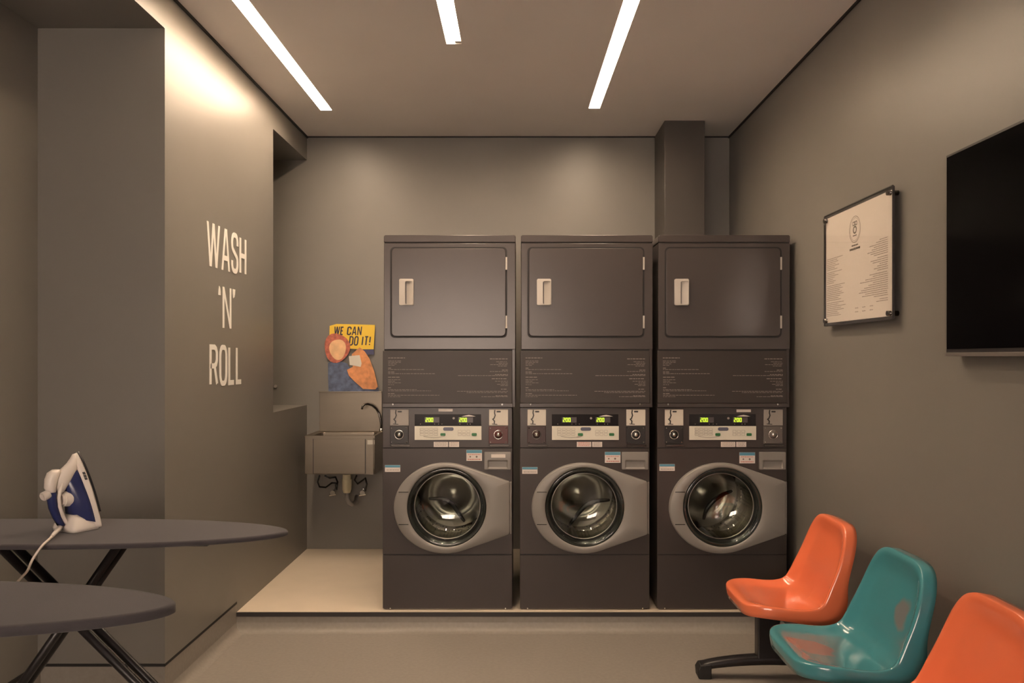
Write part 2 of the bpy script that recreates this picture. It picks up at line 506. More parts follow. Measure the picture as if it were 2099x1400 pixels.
# cove along the floor
mb = MB()
prof = [(0, .045), (.004, .026), (.013, .012), (.028, .004), (.05, .0005)]
A = [(XL + a, YP - .0, z) for a, z in prof]; B = [(XL + a, YE, z) for a, z in prof]
mb.loft([A, B], True, False)
struct('trim_2', mb, M['floor'])
# platform
mb = MB(); mb.box(XL, XR, YE, YB, 0, PT)
struct('platform', mb, M['platform'])
mb = MB()
mb.box(XL, XR, YE - .006, YE + .0, 0, PT - .020)
A = [(XL, YE - .006 - a, z) for a, z in prof]; B = [(XR, YE - .006 - a, z) for a, z in prof]
mb.loft([A, B], True, False)
struct('trim_3', mb, M['floor'], weld=False)
struct('trim_4', MB().box(XL, XR, YE - .008, YE + .0, PT - .022, PT - .001), M['trim'])
# shadow gap round the ceiling
mb = MB()
mb.box(XL, XL + .008, YF, YB, CEIL - .012, CEIL)
mb.box(XR - .008, XR, YF, YB, CEIL - .012, CEIL)
mb.box(XL, XR, YB - .008, YB, CEIL - .008, CEIL)
struct('trim_5', mb, M['black'], weld=False)
# square column / boxed duct behind the third machine
CX0, CX1 = (1362 - PX) * 5.117 / F, (1445 - PX) * 5.117 / F
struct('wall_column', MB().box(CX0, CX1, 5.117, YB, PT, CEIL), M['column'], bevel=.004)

# ------------------------------------------------------------------ ceiling strip lights
def strip(sl, label):
    x_far, y_far, x_near, y_near, wd = sl
    r = empty('strip_light', (x_far, y_far, CEIL), label, 'ceiling light', 'strip lights set into the ceiling')
    dx, dy = x_near - x_far, y_near - y_far
    L = math.hypot(dx, dy); r.rotation_euler = (0, 0, math.atan2(dy, dx) + PI / 2)
    # local: strip runs toward -y; the diffuser sits back in its slot
    MB().box(-wd / 2 + .001, wd / 2 - .001, -L + .001, -.001, REC, REC + .006).build('diffuser', M['lamp'], r)
    MB().box(-wd / 2 + .001, wd / 2 - .001, -L + .001, -.001, REC + .008, .06).build('housing', M['lamp_frame'], r)
    return r
strip(SLOTS[0], 'long lit strip light nearest the left wall')
c = strip(SLOTS[1], 'lit strip light in the middle of the ceiling with a notched end')
MB().box(.006, .035, -.030, -.001, .002, .020).build('end_clip', M['lamp_frame'], c)
strip(SLOTS[2], 'lit strip light above the second and third machines, right of the others')

# ------------------------------------------------------------------ wall lettering
def wl(u, v, t): return (XL + t, u, v)
r = empty('wall_lettering', (XL, 4.0, 1.27), 'white condensed capitals reading WASH N ROLL on the left wall', 'lettering')
def ypx(px, X): return abs(X) * F / abs(px - PX)
for name, txt, pa, pb, z0, z1, g in (('word', 'WASH', 423, 504.5, 1.848, 2.056, .44), ('word', 'ROLL', 429, 495.5, 1.276, 1.478, .42)):
    mb = MB(); lettering(mb, txt, ypx(pa, XL), ypx(pb, XL), z0, z1, .025, wl, .0004, .0016, g)
    mb.build(name, M['paint_white'], r, org=r.location, weld=False)
mb = MB()
lettering(mb, 'N', ypx(455.5, XL), ypx(474, XL), 1.562, 1.765, .027, wl, .0004, .0016)
lettering(mb, '`', ypx(447, XL), ypx(452, XL), 1.562, 1.765, .002, wl, .0004, .0016)
lettering(mb, "'", ypx(476.5, XL), ypx(482, XL), 1.562, 1.765, .002, wl, .0004, .0016)
mb.build('word', M['paint_white'], r, org=r.location, weld=False)

# ------------------------------------------------------------------ stacked washer and dryer
S = 0.683 / 268
YM = 4.162
def X(px): return (px - 920.5) * S
def Z(py): return (1250 - py) * S
def ray_outline(poly, cx, cz, ang):
    """distance from (cx, cz) along angle to a closed polygon"""
    dx, dz = math.cos(ang), math.sin(ang)
    best = None
    n = len(poly)
    for i in range(n):
        ax, az = poly[i]; bx, bz = poly[(i + 1) % n]
        ex, ez = bx - ax, bz - az
        den = dx * ez - dz * ex
        if abs(den) < 1e-12: continue
        t = ((ax - cx) * ez - (az - cz) * ex) / den
        u = ((ax - cx) * dz - (az - cz) * dx) / den
        if t > 0 and -1e-9 <= u <= 1 + 1e-9 and (best is None or t < best): best = t
    return best

def make_machine(k, label, opt):
    r = empty('stacked_washer_dryer', (S * (920.5 - PX + 281.3 * k), YM, PT), label, 'washing machine', 'stacked washer dryers on the platform')
    D = .71
    # carcass: hollow around the drum, solid above
    xl, xr = X(784.5), X(1050)
    dl, dr = X(787), X(1056.5)
    m = MB()
    m.box(xl, xl + .015, .004, D, .012, Z(835))
    m.box(xr - .015, xr, .004, D, .012, Z(835))
    m.box(xl + .015, xr - .015, D - .015, D, .012, Z(835))
    m.box(xl + .015, xr - .015, .004, D - .015, .012, .03)
    m.box(xl + .015, xr - .015, .006, D - .015, Z(918), Z(835))
    m.box(xl + .004, xr - .004, .0, .004, Z(1246), Z(1247.5))
    m.build('washer_cabinet', M['cab'], r, bevel=.002, weld=False)
    m = MB(); m.box(dl, dr, .006, D, Z(835), Z(498))
    m.build('dryer_cabinet', M['cab'], r, bevel=.003)
    m = MB(); m.prism([(dl - .001, Z(496.5)), (dr + .001, Z(496.5)), (dr + .001, Z(484)), (dr - .006, Z(481.5)), (dl + .006, Z(481.5)), (dl - .001, Z(484))], XZ, -.002, D)
    m.build('top_panel', M['cab'], r, bevel=.003)
    # plinth feet line
    m = MB(); m.box(xl + .01, xr - .01, .01, D - .02, 0, .012)
    m.build('base', M['steel_sink'], r)
    # ---- dryer front
    rect = [(dl, Z(716)), (dr, Z(716)), (dr, Z(498.5)), (dl, Z(498.5))]
    m = MB(); m.prism(rect, XZ, 0, .006)
    fr = m.build('dryer_front', M['cab'], r, bevel=.002)
    m = MB(); m.prism(rrect(X(799.8), X(1039.5), Z(692.3), Z(506), .024), XZ, -.0012, .002)
    m.build('door_gap', M['black'], fr)
    m = MB(); m.prism(rrect(X(803), X(1036.5), Z(689), Z(509.2), .021), XZ, -.006, .001)
    dd = m.build('dryer_door', M['cab'], r, bevel=.0025, seg=3)
    for a, b in ((527, 553), (647, 673)):
        m = MB(); m.box(X(1036.2), X(1039.8), -.0075, .001, Z(b), Z(a))
        m.build('hinge', M['handle'], dd, bevel=.001)
    # handle: rounded frame with a recess on its right half
    hx0, hx1, hz0, hz1 = X(819), X(848.5), Z(626), Z(572)
    m = MB()
    hole = rrect(X(831.5), X(847), Z(624), Z(577), .008, 4)
    out = rrect(hx0, hx1, hz0, hz1, .008, 4)
    rings = []
    for poly, y in ((out, -.006), (out, -.019), (hole, -.021), (hole, None)):
        rings.append([(a, y if y is not None else -.004 - .014 * (a - X(831.5)) / (X(847) - X(831.5)), b) for a, b in poly])
    m.loft(rings, False, True, False, True)
    h = m.build('handle', M['handle'], dd, bevel=.0012)
    # ---- instruction panel
    m = MB()
    px0, px1 = X(785), X(1050)
    m.add([(px0, -.012, Z(826)), (px1, -.012, Z(826)), (px1, -.002, Z(719)), (px0, -.002, Z(719)),
           (px0, .02, Z(826)), (px1, .02, Z(826)), (px1, .02, Z(719)), (px0, .02, Z(719))],
          [(0, 1, 2, 3), (4, 7, 6, 5), (0, 4, 5, 1), (3, 2, 6, 7), (0, 3, 7, 4), (1, 5, 6, 2)])
    ip = m.build('instruction_panel', M['cab_dark'], r, bevel=.002)
    za, zb = Z(826), Z(719)
    def pf(u, v, t):
        y = -.012 + (v - za) / (zb - za) * .010
        return (u, y + t, v)
    m = MB(); rn = random.Random(3)
    # left column: head lines and paragraphs, right column mirrored to the edge
    rows = [(733, 37, 2.6), (739.5, 27, 1.5), (742.5, 26, 1.5), (745.5, 17, 1.5), (748.5, 14, 1.5), (754, 6, 2.4), (757, 73, 1.6), (762, 14, 2.6), (765.5, 98, 1.7),
            (772.5, 26, 2.6), (778, 25, 1.5), (781, 15, 1.5), (784, 27, 1.5), (788, 12, 1.5), (794, 6, 2.4), (798, 60, 1.5), (800.5, 88, 1.6), (806, 15, 2.4), (809.5, 105, 1.6), (812.5, 25, 1.4)]
    for py, ln, h in rows:
        word_bars(m, X(796), X(796 + ln), Z(py + h / 2), h * S * .62, pf, -.0006, .0005, .006, .02, .0035, rn)
    m.build('printed_text', M['print'], ip, weld=False)
    m = MB()
    rows = [(735, 37, 2.6), (741, 24, 1.5), (744, 19, 1.5), (747, 36, 1.5), (750, 20, 1.5), (758, 12, 2.4), (761, 37, 1.6), (767, 26, 2.4), (769.5, 102, 1.6),
            (775.5, 33, 2.6), (781, 26, 1.5), (784, 14, 1.5), (787, 22, 1.5), (790, 15, 1.5), (797, 14, 2.4), (801.5, 104, 1.6), (804, 84, 1.6), (810.5, 25, 2.4), (812.5, 54, 1.5)]
    for py, ln, h in rows:
        word_bars(m, X(1041 - ln), X(1041), Z(py + h / 2), h * S * .62, pf, -.0006, .0005, .006, .02, .0035, rn)
    m.build('printed_text', M['print'], ip, weld=False)
    m = MB(); m.box(xl, X(1051), -.013, .02, Z(834.5), Z(826.6))
    lp = m.build('lip', M['cab'], r, bevel=.0015)
    for sx in (806, 1029.5):
        m = MB(); m.cyl((X(sx), -.016, Z(828.5)), (X(sx), -.012, Z(828.5)), .0048, 14)
        m.build('screw', M['chrome'], lp)
    # ---- control panel
    m = MB(); m.box(xl, xr, .0, .01, Z(917.3), Z(835.3))
    cp = m.build('control_panel', M['cab'], r, bevel=.002)
    m = MB(); m.box(X(850), X(986), -.003, .001, Z(873), Z(849))
    dw = m.build('display_window', M['panel_black'], r, bevel=.001)
    for a in (871.5, 940.5):
        m = MB(); m.box(X(a - 1), X(a + 29), -.0040, -.002, Z(866), Z(855))
        m.build('lcd', M['lcd'], dw)
        m = MB()
        for i, ch in enumerate('200'):
            lettering(m, ch, X(a + 1 + i * 5.6), X(a + 5.4 + i * 5.6), Z(864.6), Z(856.2), .0030, XZ, -.0052, -.0040)
        m.build('digits', M['digit'], dw, weld=False)
    m = MB(); m.prism([(X(946), Z(853.5)), (X(975), Z(853.5)), (X(967), Z(851.2)), (X(961), Z(850.2)), (X(955), Z(851.2))], XZ, -.0045, -.002)
    m.build('arrow_mark', M['sticker'], dw)
    m = MB()
    for q in (862, 891, 899, 906, 943, 958, 964):
        MB().cyl((X(q), -.0045, Z(869)), (X(q), -.002, Z(869)), .002, 8).build('indicator_dot', M['coin_plate_grey'], dw)
    MB().cyl((X(930), -.005, Z(857)), (X(930), -.002, Z(857)), .006, 14).build('indicator_lamp', M['coin_plate_grey'], dw)
    m = MB(); m.box(X(850), X(987), -.005, .001, Z(901.5), Z(873.2))
    kp = m.build('keypad', M[opt.get('keypad', 'panel_white')], r, bevel=.001)
    m = MB()
    for q in range(4):
        for jz in range(3):
            x0 = X(861 + q * 9.6)
            m.ribbon(rrect(x0, x0 + .019, Z(881.5 + jz * 5.2), Z(877.5 + jz * 5.2), .002, 2), .0012, XZ, -.0062, -.0045, True)
    m.build('key_outlines', M['panel_line'], kp, weld=False)
    m = MB()
    for q in range(3):
        for jz in range(2):
            x0 = X(939 + q * 9)
            m.ribbon(rrect(x0, x0 + .017, Z(886.5 + jz * 6), Z(881.5 + jz * 6), .002, 2), .0012, XZ, -.0062, -.0045, True)
    m.build('key_outlines', M['panel_line'], kp, weld=False)
    m = MB()
    arc = [(X(868 + 44 * t), Z(893.5 + 3.2 * math.sin(PI * t))) for t in [i / 12 for i in range(13)]]
    m.ribbon(arc, .0028, XZ, -.0062, -.0045)
    m.build('curved_line', M['panel_line'], kp, weld=False)
    m = MB(); m.prism(rrect(X(908.5), X(930), Z(882.5), Z(875.5), .0085), XZ, -.0066, -.004)
    m.build('badge', M['badge'], kp)
    for a in (903, 967):
        m = MB(); m.prism(rrect(X(a), X(a + 10.5), Z(893), Z(887.5), .004), XZ, -.0075, -.004)
        m.build('start_button', M['green'], kp)
    # coin slots and slides
    for side, (a, b) in enumerate(((800, 838), (1002.5, 1041.5))):
        pm = M[opt['plates'][side]]
        m = MB(); m.box(X(a), X(b), -.005, .001, Z(872), Z(839))
        pl = m.build('coin_plate', pm, r, bevel=.0015)
        m = MB()
        cx = a + 11
        path = [(cx + 1, 840), (cx + .2, 846), (cx + 1.6, 851), (cx - .6, 857), (cx - 3.2, 859), (cx + .2, 863), (cx - .4, 868)]
        m.ribbon([(X(u), Z(v)) for u, v in path], .0058, XZ, -.0068, -.004)
        m.ribbon([(X(cx - 5), Z(868.5)), (X(cx + 6), Z(869.5))], .0035, XZ, -.0068, -.004)
        m.prism(rrect(X(cx + 4.5), X(cx + 13), Z(845), Z(842), .003), XZ, -.0066, -.004)
        m.build('coin_slot', M['mech_black'], pl, weld=False)
        mm = M[opt['mechs'][side]]
        m = MB(); m.box(X(a - .5), X(b - .5), -.007, .001, Z(909), Z(873.5))
        ms = m.build('coin_slide', mm, r, bevel=.002)
        cxx, czz = X((a + b) / 2 - .5), Z(890.5)
        m = MB(); m.rev_y([(.0001, -.014), (.010, -.015), (.017, -.013), (.0185, -.007)], cxx, czz, 28)
        m.build('coin_dial', mm, ms)
        m = MB(); m.rev_y([(.0245, -.0065), (.0238, -.0105), (.0205, -.0105), (.0195, -.0065)], cxx, czz, 32)
        m.build('dial_ring', M['chrome'] if side or k != 1 else M['dark_chrome'], ms)
        m = MB(); m.rev_y([(.0001, -.0195), (.006, -.019), (.0095, -.0165), (.010, -.013)], cxx, czz, 20)
        m.build('lock', M['chrome'], ms)
        for u in (a + 3, b - 4):
            for v in (877, 906):
                m = MB(); m.cyl((X(u), -.0095, Z(v)), (X(u), -.006, Z(v)), .0034, 10)
                m.build('screw', M['chrome'], ms)
        m = MB(); m.box(X(a + 1), X(b + 2), -.004, .001, Z(915), Z(911))
        m.build('coin_box_rail', M['dark_chrome'], r, bevel=.001)
    # stickers on the control panel
    o = opt.get('shift', 0)
    for a, b, t in ((889 + o, 918.5 + o, 905.5), (920.5 + o, 941 + o, 905.5)):
        m = MB(); m.box(X(a), X(b), -.0012, .0005, Z(916), Z(t))
        st = m.build('sticker', M['sticker'], r)
        m = MB(); rn2 = random.Random(int(a))
        for i in range(3):
            word_bars(m, X(a + 3), X(b - 3), Z(913.5 - i * 3), .0028, XZ, -.0018, -.0010, .004, .012, .002, rn2)
        m.build('sticker_print', M['sticker_red'] if k == 1 and b - a > 25 else M['ink'], st, weld=False)
    if opt.get('tag'):
        a, b, t0, t1 = opt['tag']
        m = MB(); m.box(X(a), X(b), -.0052, .0005, Z(t1), Z(t0)); m.build('name_tag', M['sticker'], r)
    # ---- washer front with round opening
    gx, gz, gr = X(916.5), Z(1038), 81.5 * S
    x0, x1, z0, z1 = xl, xr, Z(1135.7), Z(919)
    rect = [(x0, z0), (x1, z0), (x1, z1), (x0, z1)]
    angs = [2 * PI * i / 96 for i in range(96)] + [math.atan2(b - gz, a - gx) % (2 * PI) for a, b in rect]
    angs = sorted(set(angs))
    rings = []
    outp = [(gx + ray_outline(rect, gx, gz, a) * math.cos(a), gz + ray_outline(rect, gx, gz, a) * math.sin(a)) for a in angs]
    inp = [(gx + gr * .98 * math.cos(a), gz + gr * .98 * math.sin(a)) for a in angs]
    m = MB()
    m.loft([[(a, .006, b) for a, b in outp], [(a, .0, b) for a, b in outp], [(a, .0, b) for a, b in inp], [(a, .02, b) for a, b in inp]], False)
    m.build('washer_front', M['cab'], r, bevel=.0015)
    m = MB(); m.box(xl, xr, .0, .008, .008, Z(1138.3))
    m.build('kick_panel', M['cab'], r, bevel=.002)
    m = MB(); m.box(xl + .002, xr - .002, .0045, .02, .01, Z(835)); 
    # dark backing only behind the seams
    m = MB()
    for q in ((xl + .002, xr - .002, .003, .0059, Z(1139), Z(1135)), (xl + .002, xr - .002, .003, .0059, Z(919.5), Z(917)), (dl + .002, X(1050), .004, .0065, Z(720), Z(715)), (dl + .002, dr - .002, .004, .0065, Z(499), Z(496))):
        MB().box(*q).build('seam', M['black'], r)
    for u in (800, 1036):
        m = MB(); m.cyl((X(u), -.002, Z(1246.5)), (X(u), .001, Z(1246.5)), .0035, 10); m.build('screw', M['chrome'], r)
    # ---- door ring
    ec = (913, 1040); ea, eb = 105., 92.3
    op = []
    th = math.radians(69.3)
    nn = 80
    for i in range(nn + 1):
        t = th + (2 * PI - 2 * th) * i / nn
        op.append((X(ec[0] + ea * math.cos(t)), Z(ec[1] - eb * math.sin(t))))
    cor = [(1043, 1094), (1045.5, 1091), (1045.5, 989), (1043, 985.5)]
    op += [(X(a), Z(b)) for a, b in cor]
    N2 = 144
    AA = [2 * PI * i / N2 for i in range(N2)] + [math.atan2(b - gz, a - gx) % (2 * PI) for a, b in op[-4:]]
    AA = sorted(set(AA))
    dist = [ray_outline(op, gx, gz, a) for a in AA]
    def ring(off, y, rr=None):
        out = []
        for a, d in zip(AA, dist):
            q = (d - off) if rr is None else rr
            out.append((gx + q * math.cos(a), y, gz + q * math.sin(a)))
        return out
    def ringmix(f, y):
        return [(gx + (gr * (1 - f) + d * f) * math.cos(a), y, gz + (gr * (1 - f) + d * f) * math.sin(a)) for a, d in zip(AA, dist)]
    m = MB()
    m.loft([ring(0, .0), ring(0, -.020), ring(.003, -.027), ring(.008, -.030), ringmix(.35, -.033), ring(0, -.032, gr + .004), ring(0, -.030, gr), ring(0, -.010, gr - .006)], True)
    dr_ = m.build('washer_door', M['grey_plastic'], r)
    for v in (1006.5, 1072.5):
        MB().box(X(819), X(839), -.0330, -.0285, Z(v + .6), Z(v - .6)).build('handle_seam', M['gasket'], dr_)
    m = MB(); m.box(X(1045.7), X(1048.5), -.016, .001, Z(1093), Z(987)); m.build('hinge', M['grey_plastic'], dr_, bevel=.001)
    m = MB(); m.rev_y([(gr - .001, -.024), (gr - .012, -.018), (gr - .030, -.002), (gr - .036, .02), (gr - .012, .055)], gx, gz)
    m.build('door_gasket', M['gasket'], dr_)
    m = MB(); m.rev_y([(gr - .006, -.023), (gr - .012, -.026), (gr - .020, -.020), (gr - .030, .008), (gr - .036, .05), (gr - .05, .085), (gr - .08, .105), (gr - .13, .118), (.0005, .122)], gx, gz)
    m.build('door_glass', M['glass'], dr_)
    m = MB(); m.rev_y([(gr - .0345, .016), (gr - .0362, .0130), (gr - .038, .016), (gr - .0375, .022)], gx, gz)
    m.build('glass_rim', M['steel'], dr_)
    # ---- drum
    R = gr - .022
    m = MB(); m.rev_y([(R, .05), (R + .004, .07), (R + .03, .09), (R + .03, .40), (R + .01, .43)], gx, gz)
    dm = m.build('drum', M['drum'], r)
    m = MB(); m.rev_y([(R + .012, .43), (R - .02, .425), (R - .03, .415), (R - .055, .415), (R - .065, .425), (.07, .400), (.055, .385), (.0005, .380)], gx, gz)
    m.build('drum_back', M['drum_back'], dm)
    a0 = opt['baffle']
    m = MB()
    cpx = 916.5 + 281.3 * k
    pth = catmull([((cpx + u - PX) * (YM + .352) / F - r.location.x, .352, CZ - (1038 + v - PY) * (YM + .352) / F - PT) for u, v in opt['arc']], 6)
    m.tube([tuple(p) for p in pth], [.006 + .007 * math.sin(PI * i / (len(pth) - 1)) ** .5 for i in range(len(pth))], 10)
    m.build('baffle', M['gasket'], dm)
    for i in range(3):
        a = a0 + 2 * PI * i / 3 + .6
        ca, sa = math.cos(a), math.sin(a)
        m = MB()
        rings = []
        for y, hh in ((.10, .012), (.13, .034), (.36, .034), (.41, .014)):
            rr = R + .031
            pts = [(rr, -.03), (rr - hh * .7, -.015), (rr - hh, 0), (rr - hh * .7, .015), (rr, .03)]
            rings.append([(gx + p * ca - q * sa, y, gz + p * sa + q * ca) for p, q in pts])
        m.loft(rings, True, False)
        m.build('baffle', M['steel'], dm)
    m = MB(); m.rev_y([(R + .04, .05), (R + .05, .05), (R + .05, .46), (.0005, .47)], gx, gz, 48)
    m.build('outer_tub', M['gasket'], r)
    # ---- detergent drawer
    m = MB()
    outl = rrect(X(993), X(1047), Z(962), Z(926), .004, 3)
    hol = rrect(X(999.5), X(1041), Z(960), Z(942.5), .006, 3)
    hol2 = rrect(X(1002), X(1039), Z(957.5), Z(945.5), .004, 3)
    m.loft([[(a, .001, b) for a, b in outl], [(a, -.010, b) for a, b in outl], [(a, -.011, b) for a, b in hol], [(a, -.002, b) for a, b in hol2]], False, True, False, True)
    dw = m.build('detergent_drawer', M['grey_plastic'], r, bevel=.0015)
    if opt.get('drawer_tag'):
        m = MB(); m.box(X(1007), X(1036), -.0125, -.010, Z(937.5), Z(930.5)); m.build('name_tag', M['sticker'], dw)
    # stickers on the washer front
    so = opt.get('st', (956, 922))
    m = MB(); m.box(X(so[0]), X(so[0] + 32), -.0012, .0005, Z(so[1] + 22.5), Z(so[1]))
    st = m.build('sticker', M['sticker'], r)
    m = MB(); m.box(X(so[0] + .3), X(so[0] + 31.7), -.0018, -.001, Z(so[1] + 6.5), Z(so[1] + .2)); m.build('blue_band', M['sticker_blue'], st)
    m = MB(); rn2 = random.Random(11 + k)
    word_bars(m, X(so[0] + 3), X(so[0] + 29), Z(so[1] + 10), .003, XZ, -.0018, -.001, .004, .012, .002, rn2)
    m.build('sticker_print', M['sticker_red'], st, weld=False); m = MB()
    word_bars(m, X(so[0] + 3), X(so[0] + 29), Z(so[1] + 20), .004, XZ, -.0018, -.001, .004, .012, .002, rn2)
    m.build('sticker_print', M['sticker_red'], st, weld=False)
    m = MB(); m.cyl((X(so[0] + 21), -.002, Z(so[1] + 14)), (X(so[0] + 21), -.001, Z(so[1] + 14)), .005, 12); m.build('sticker_mark', M['ink_dark'], st); m = MB(); m.cyl((X(so[0] + 8), -.002, Z(so[1] + 14)), (X(so[0] + 8), -.001, Z(so[1] + 14)), .004, 12)
    m.build('sticker_mark', M['ink_dark'], st, weld=False)
    lo = opt['low']
    m = MB(); m.box(X(789), X(820.5), -.0012, .0005, Z(lo + 14), Z(lo))
    st = m.build('sticker', M['sticker'], r)
    m = MB(); m.box(X(789.3), X(820.2), -.0018, -.001, Z(lo + 5), Z(lo + .2)); m.build('blue_band', M['sticker_blue'], st)
    m = MB(); word_bars(m, X(792), X(818), Z(lo + 11), .004, XZ, -.0018, -.001, .004, .012, .002, rn2); m.build('sticker_print', M['ink'], st, weld=False)
    return r

make_machine(0, 'charcoal washer under dryer beside the steel sink, red coin slide on its right',
    dict(plates=('coin_plate_grey', 'coin_plate'), mechs=('mech_black', 'mech_red'), baffle=.6, arc=[(-38, -16), (-9, -15), (9, -6), (23, 13), (36, 31)], low=953, tag=(899, 928, 837.5, 843), drawer_tag=True))
make_machine(1, 'charcoal washer under dryer, middle of the three, dark red coin slide on its left',
    dict(plates=('coin_plate', 'coin_plate'), mechs=('mech_brown', 'mech_black'), baffle=3.9, arc=[(-31, 39), (-14, 16), (5, -3), (27, -11), (52, -13)], low=957, shift=12, st=(958.5, 926)))
make_machine(2, 'charcoal washer under dryer nearest the right wall, in front of the column',
    dict(plates=('coin_plate', 'coin_plate_grey'), mechs=('mech_black', 'mech_grey'), baffle=4.0, arc=[(-37, 27), (-31, 7), (-18, -10), (0, -23), (22, -32)], low=951, shift=26, st=(953, 927), tag=(947, 976, 839, 844.5)))

# ------------------------------------------------------------------ steel sink
def bx(px, y): return (px - PX) * y / F
def bz(py, y): return CZ - (py - PY) * y / F
YS = 5.13
r = empty('wall_sink', (-1.157, YB - .002, .664), 'wall-hung brushed steel hand sink with tall backsplash, left of the machines', 'sink')
sx0, sx1 = -1.3835, -.930
zt, zb2 = .909, .664
m = MB()
m.box(sx0, sx0 + .012, YS, YB - .002, zb2, zt); m.box(sx1 - .012, sx1, YS, YB - .002, zb2, zt)
m.box(sx0 + .012, sx1 - .012, YS, YS + .012, zb2, zt); m.box(sx0 + .012, sx1 - .012, YB - .02, YB - .002, zb2, zt)
m.build('apron', M['steel_sink'], r, org=r.location, bevel=.003)
m = MB()   # basin bowl with rim
o1 = rrect(sx0 - .002, sx1 + .002, YS - .004, YB - .003, .006, 3)
i1 = rrect(sx0 + .03, sx1 - .03, YS + .03, YB - .06, .03, 3)
i2 = rrect(sx0 + .05, sx1 - .05, YS + .05, YB - .08, .04, 3)
m.loft([[(a, b, zt - .012) for a, b in o1], [(a, b, zt + .004) for a, b in o1], [(a, b, zt - .004) for a, b in i1], [(a, b, zt - .16) for a, b in i2]], False, True, False, True)
m.build('basin', M['steel_sink'], r, org=r.location, bevel=.002)
m = MB(); m.box(-1.375, -.946, YB - .016, YB - .003, zt, 1.183); m.box(-1.375, -.946, YB - .034, YB - .016, 1.175, 1.183)
m.build('backsplash', M['steel_sink'], r, org=r.location, bevel=.0015, weld=False)
m = MB()
xa, xb = bx(642.5, YS), bx(749, YS)
m.box(xa, xb, YS - .006, YS + .001, zb2 + .004, zt - .018)
m.build('knee_panel', M['steel_sink'], r, org=r.location, bevel=.002)
for q in (xa, xb):
    MB().box(q - .0022, q + .0022, YS - .0066, YS + .001, zb2 + .004, zt - .018).build('seam', M['trim'], r, org=r.location)
m = MB(); m.box(bx(753, YS), bx(768, YS), YS - .0012, YS + .0005, bz(911, YS), bz(902, YS))
m.build('sticker', M['coin_plate'], r, org=r.location)
m = MB()
yf = YB - .045
def fp(px, py, y=yf): return (bx(px, y), y, bz(py, y))
pth = [fp(781, 884), fp(781, 872), fp(780, 860), fp(777, 848), fp(771, 838), fp(763, 831, yf - .03), fp(754, 828, yf - .06), fp(747, 829, yf - .08), fp(743, 833, yf - .09), fp(742, 839, yf - .09)]
m.tube(pth, .0075, 12)
tp = m.build('faucet', M['dark_chrome'], r, org=r.location)
m = MB(); m.cyl(fp(781, 886), fp(781, 878), .014, 16); m.build('faucet_base', M['chrome'], tp, org=r.location)
m = MB(); yt = 5.33
def tpnt(px, py, y=yt): return (bx(px, y), y, bz(py, y))
m.cyl(tpnt(711, 972), tpnt(711, 982), .028, 20); m.cyl(tpnt(711, 982), tpnt(711, 1003), .033, 20, .030); m.cyl(tpnt(711, 1003), tpnt(711, 1010), .030, 20, .022)
m.build('bottle_trap', M['white_plastic'], r, org=r.location, weld=False)
m = MB(); m.tube([tpnt(711, 1008), tpnt(712, 1022), tpnt(716, 1031), tpnt(722, 1034), tpnt(729, 1029, yt + .05), tpnt(731, 1018, YB - .01)], .014, 12)
m.build('drain_pipe', M['grey_plastic'], r, org=r.location)
for pts in ([(655, 975), (651, 988), (655, 998), (668, 999), (680, 990), (688, 990), (690, 1003)], [(666, 975), (676, 980), (688, 978), (692, 988), (690, 1004)], [(731, 975), (727, 984), (733, 992), (744, 984), (749, 980), (752, 992), (749, 1006)]):
    m = MB(); m.tube([tpnt(a, b, yt + .03 * math.sin(i)) for i, (a, b) in enumerate(pts)], .0058, 8)
    m.build('hose', M['gasket'], r, org=r.location)
for vx in (688, 748):
    m = MB(); c0 = tpnt(vx, 1006, YB - .003)
    m.cyl(c0, (c0[0], c0[1] - .07, c0[2]), .010, 14); m.cyl((c0[0], c0[1] - .05, c0[2] + .0), (c0[0], c0[1] - .05, c0[2] + .025), .007, 12)
    m.cyl((c0[0], c0[1] - .07, c0[2]), (c0[0], c0[1] - .092, c0[2]), .017, 14)
    m.tube([(c0[0] - .022, c0[1] - .085, c0[2] - .016), (c0[0] + .022, c0[1] - .085, c0[2] - .008)], .008, 10)
    m.build('valve', M['chrome'], r, org=r.location, weld=False)

# ------------------------------------------------------------------ card display standing on the backsplash
yc = YB - .022
r = empty('cutout_card', (bx(722, yc), yc, 1.1835), 'die-cut card with a yellow panel above orange and blue shapes, leaning above the sink', 'card')
def cp_(px, py): return (bx(px, yc), bz(py, yc))
def cards(name, pts, m_, t, th=.0015):
    m = MB(); m.prism([cp_(*p) for p in pts], XZ, yc - t, yc - t + th); return m.build(name, m_, r, org=r.location)
def blob(cx, cy, rx, ry, n=28, ph=0, wob=.06, k=3):
    return [(cx + rx * math.cos(2 * PI * i / n) * (1 + wob * math.cos(k * 2 * PI * i / n + ph)), cy + ry * math.sin(2 * PI * i / n) * (1 + wob * math.cos(k * 2 * PI * i / n + ph))) for i in range(n)]
zb_ = 733 + (CZ - 1.1835) * F / yc
cards('yellow_panel', [(676, 668), (690, 664), (769, 666), (766, 716), (740, 716), (675, 712)], M['yellow'], .004)
cards('blue_strip', [(744, 714), (766, 714), (767, 727), (742, 726)], M['navy'], .002)
cards('lower_card', [(673, 744), (690, 738), (712, 745), (722, 760), (735, 775), (752, 790), (776, 795), (777, zb_), (674, zb_), (673, 770)], M['card_blue'], .007, .0024)
cards('round_card', blob(691, 713, 26, 30, ph=.5), M['card_red'], .010)
cards('peach_card', blob(693, 716, 17, 21, ph=2), M['card_peach'], .012)
cards('tall_card', [(722, 726), (738, 712), (748, 720), (758, 735), (768, 762), (775, 792), (770, 798), (745, 797), (728, 782), (716, 770), (712, 758), (724, 752)], M['card_orange'], .0135)
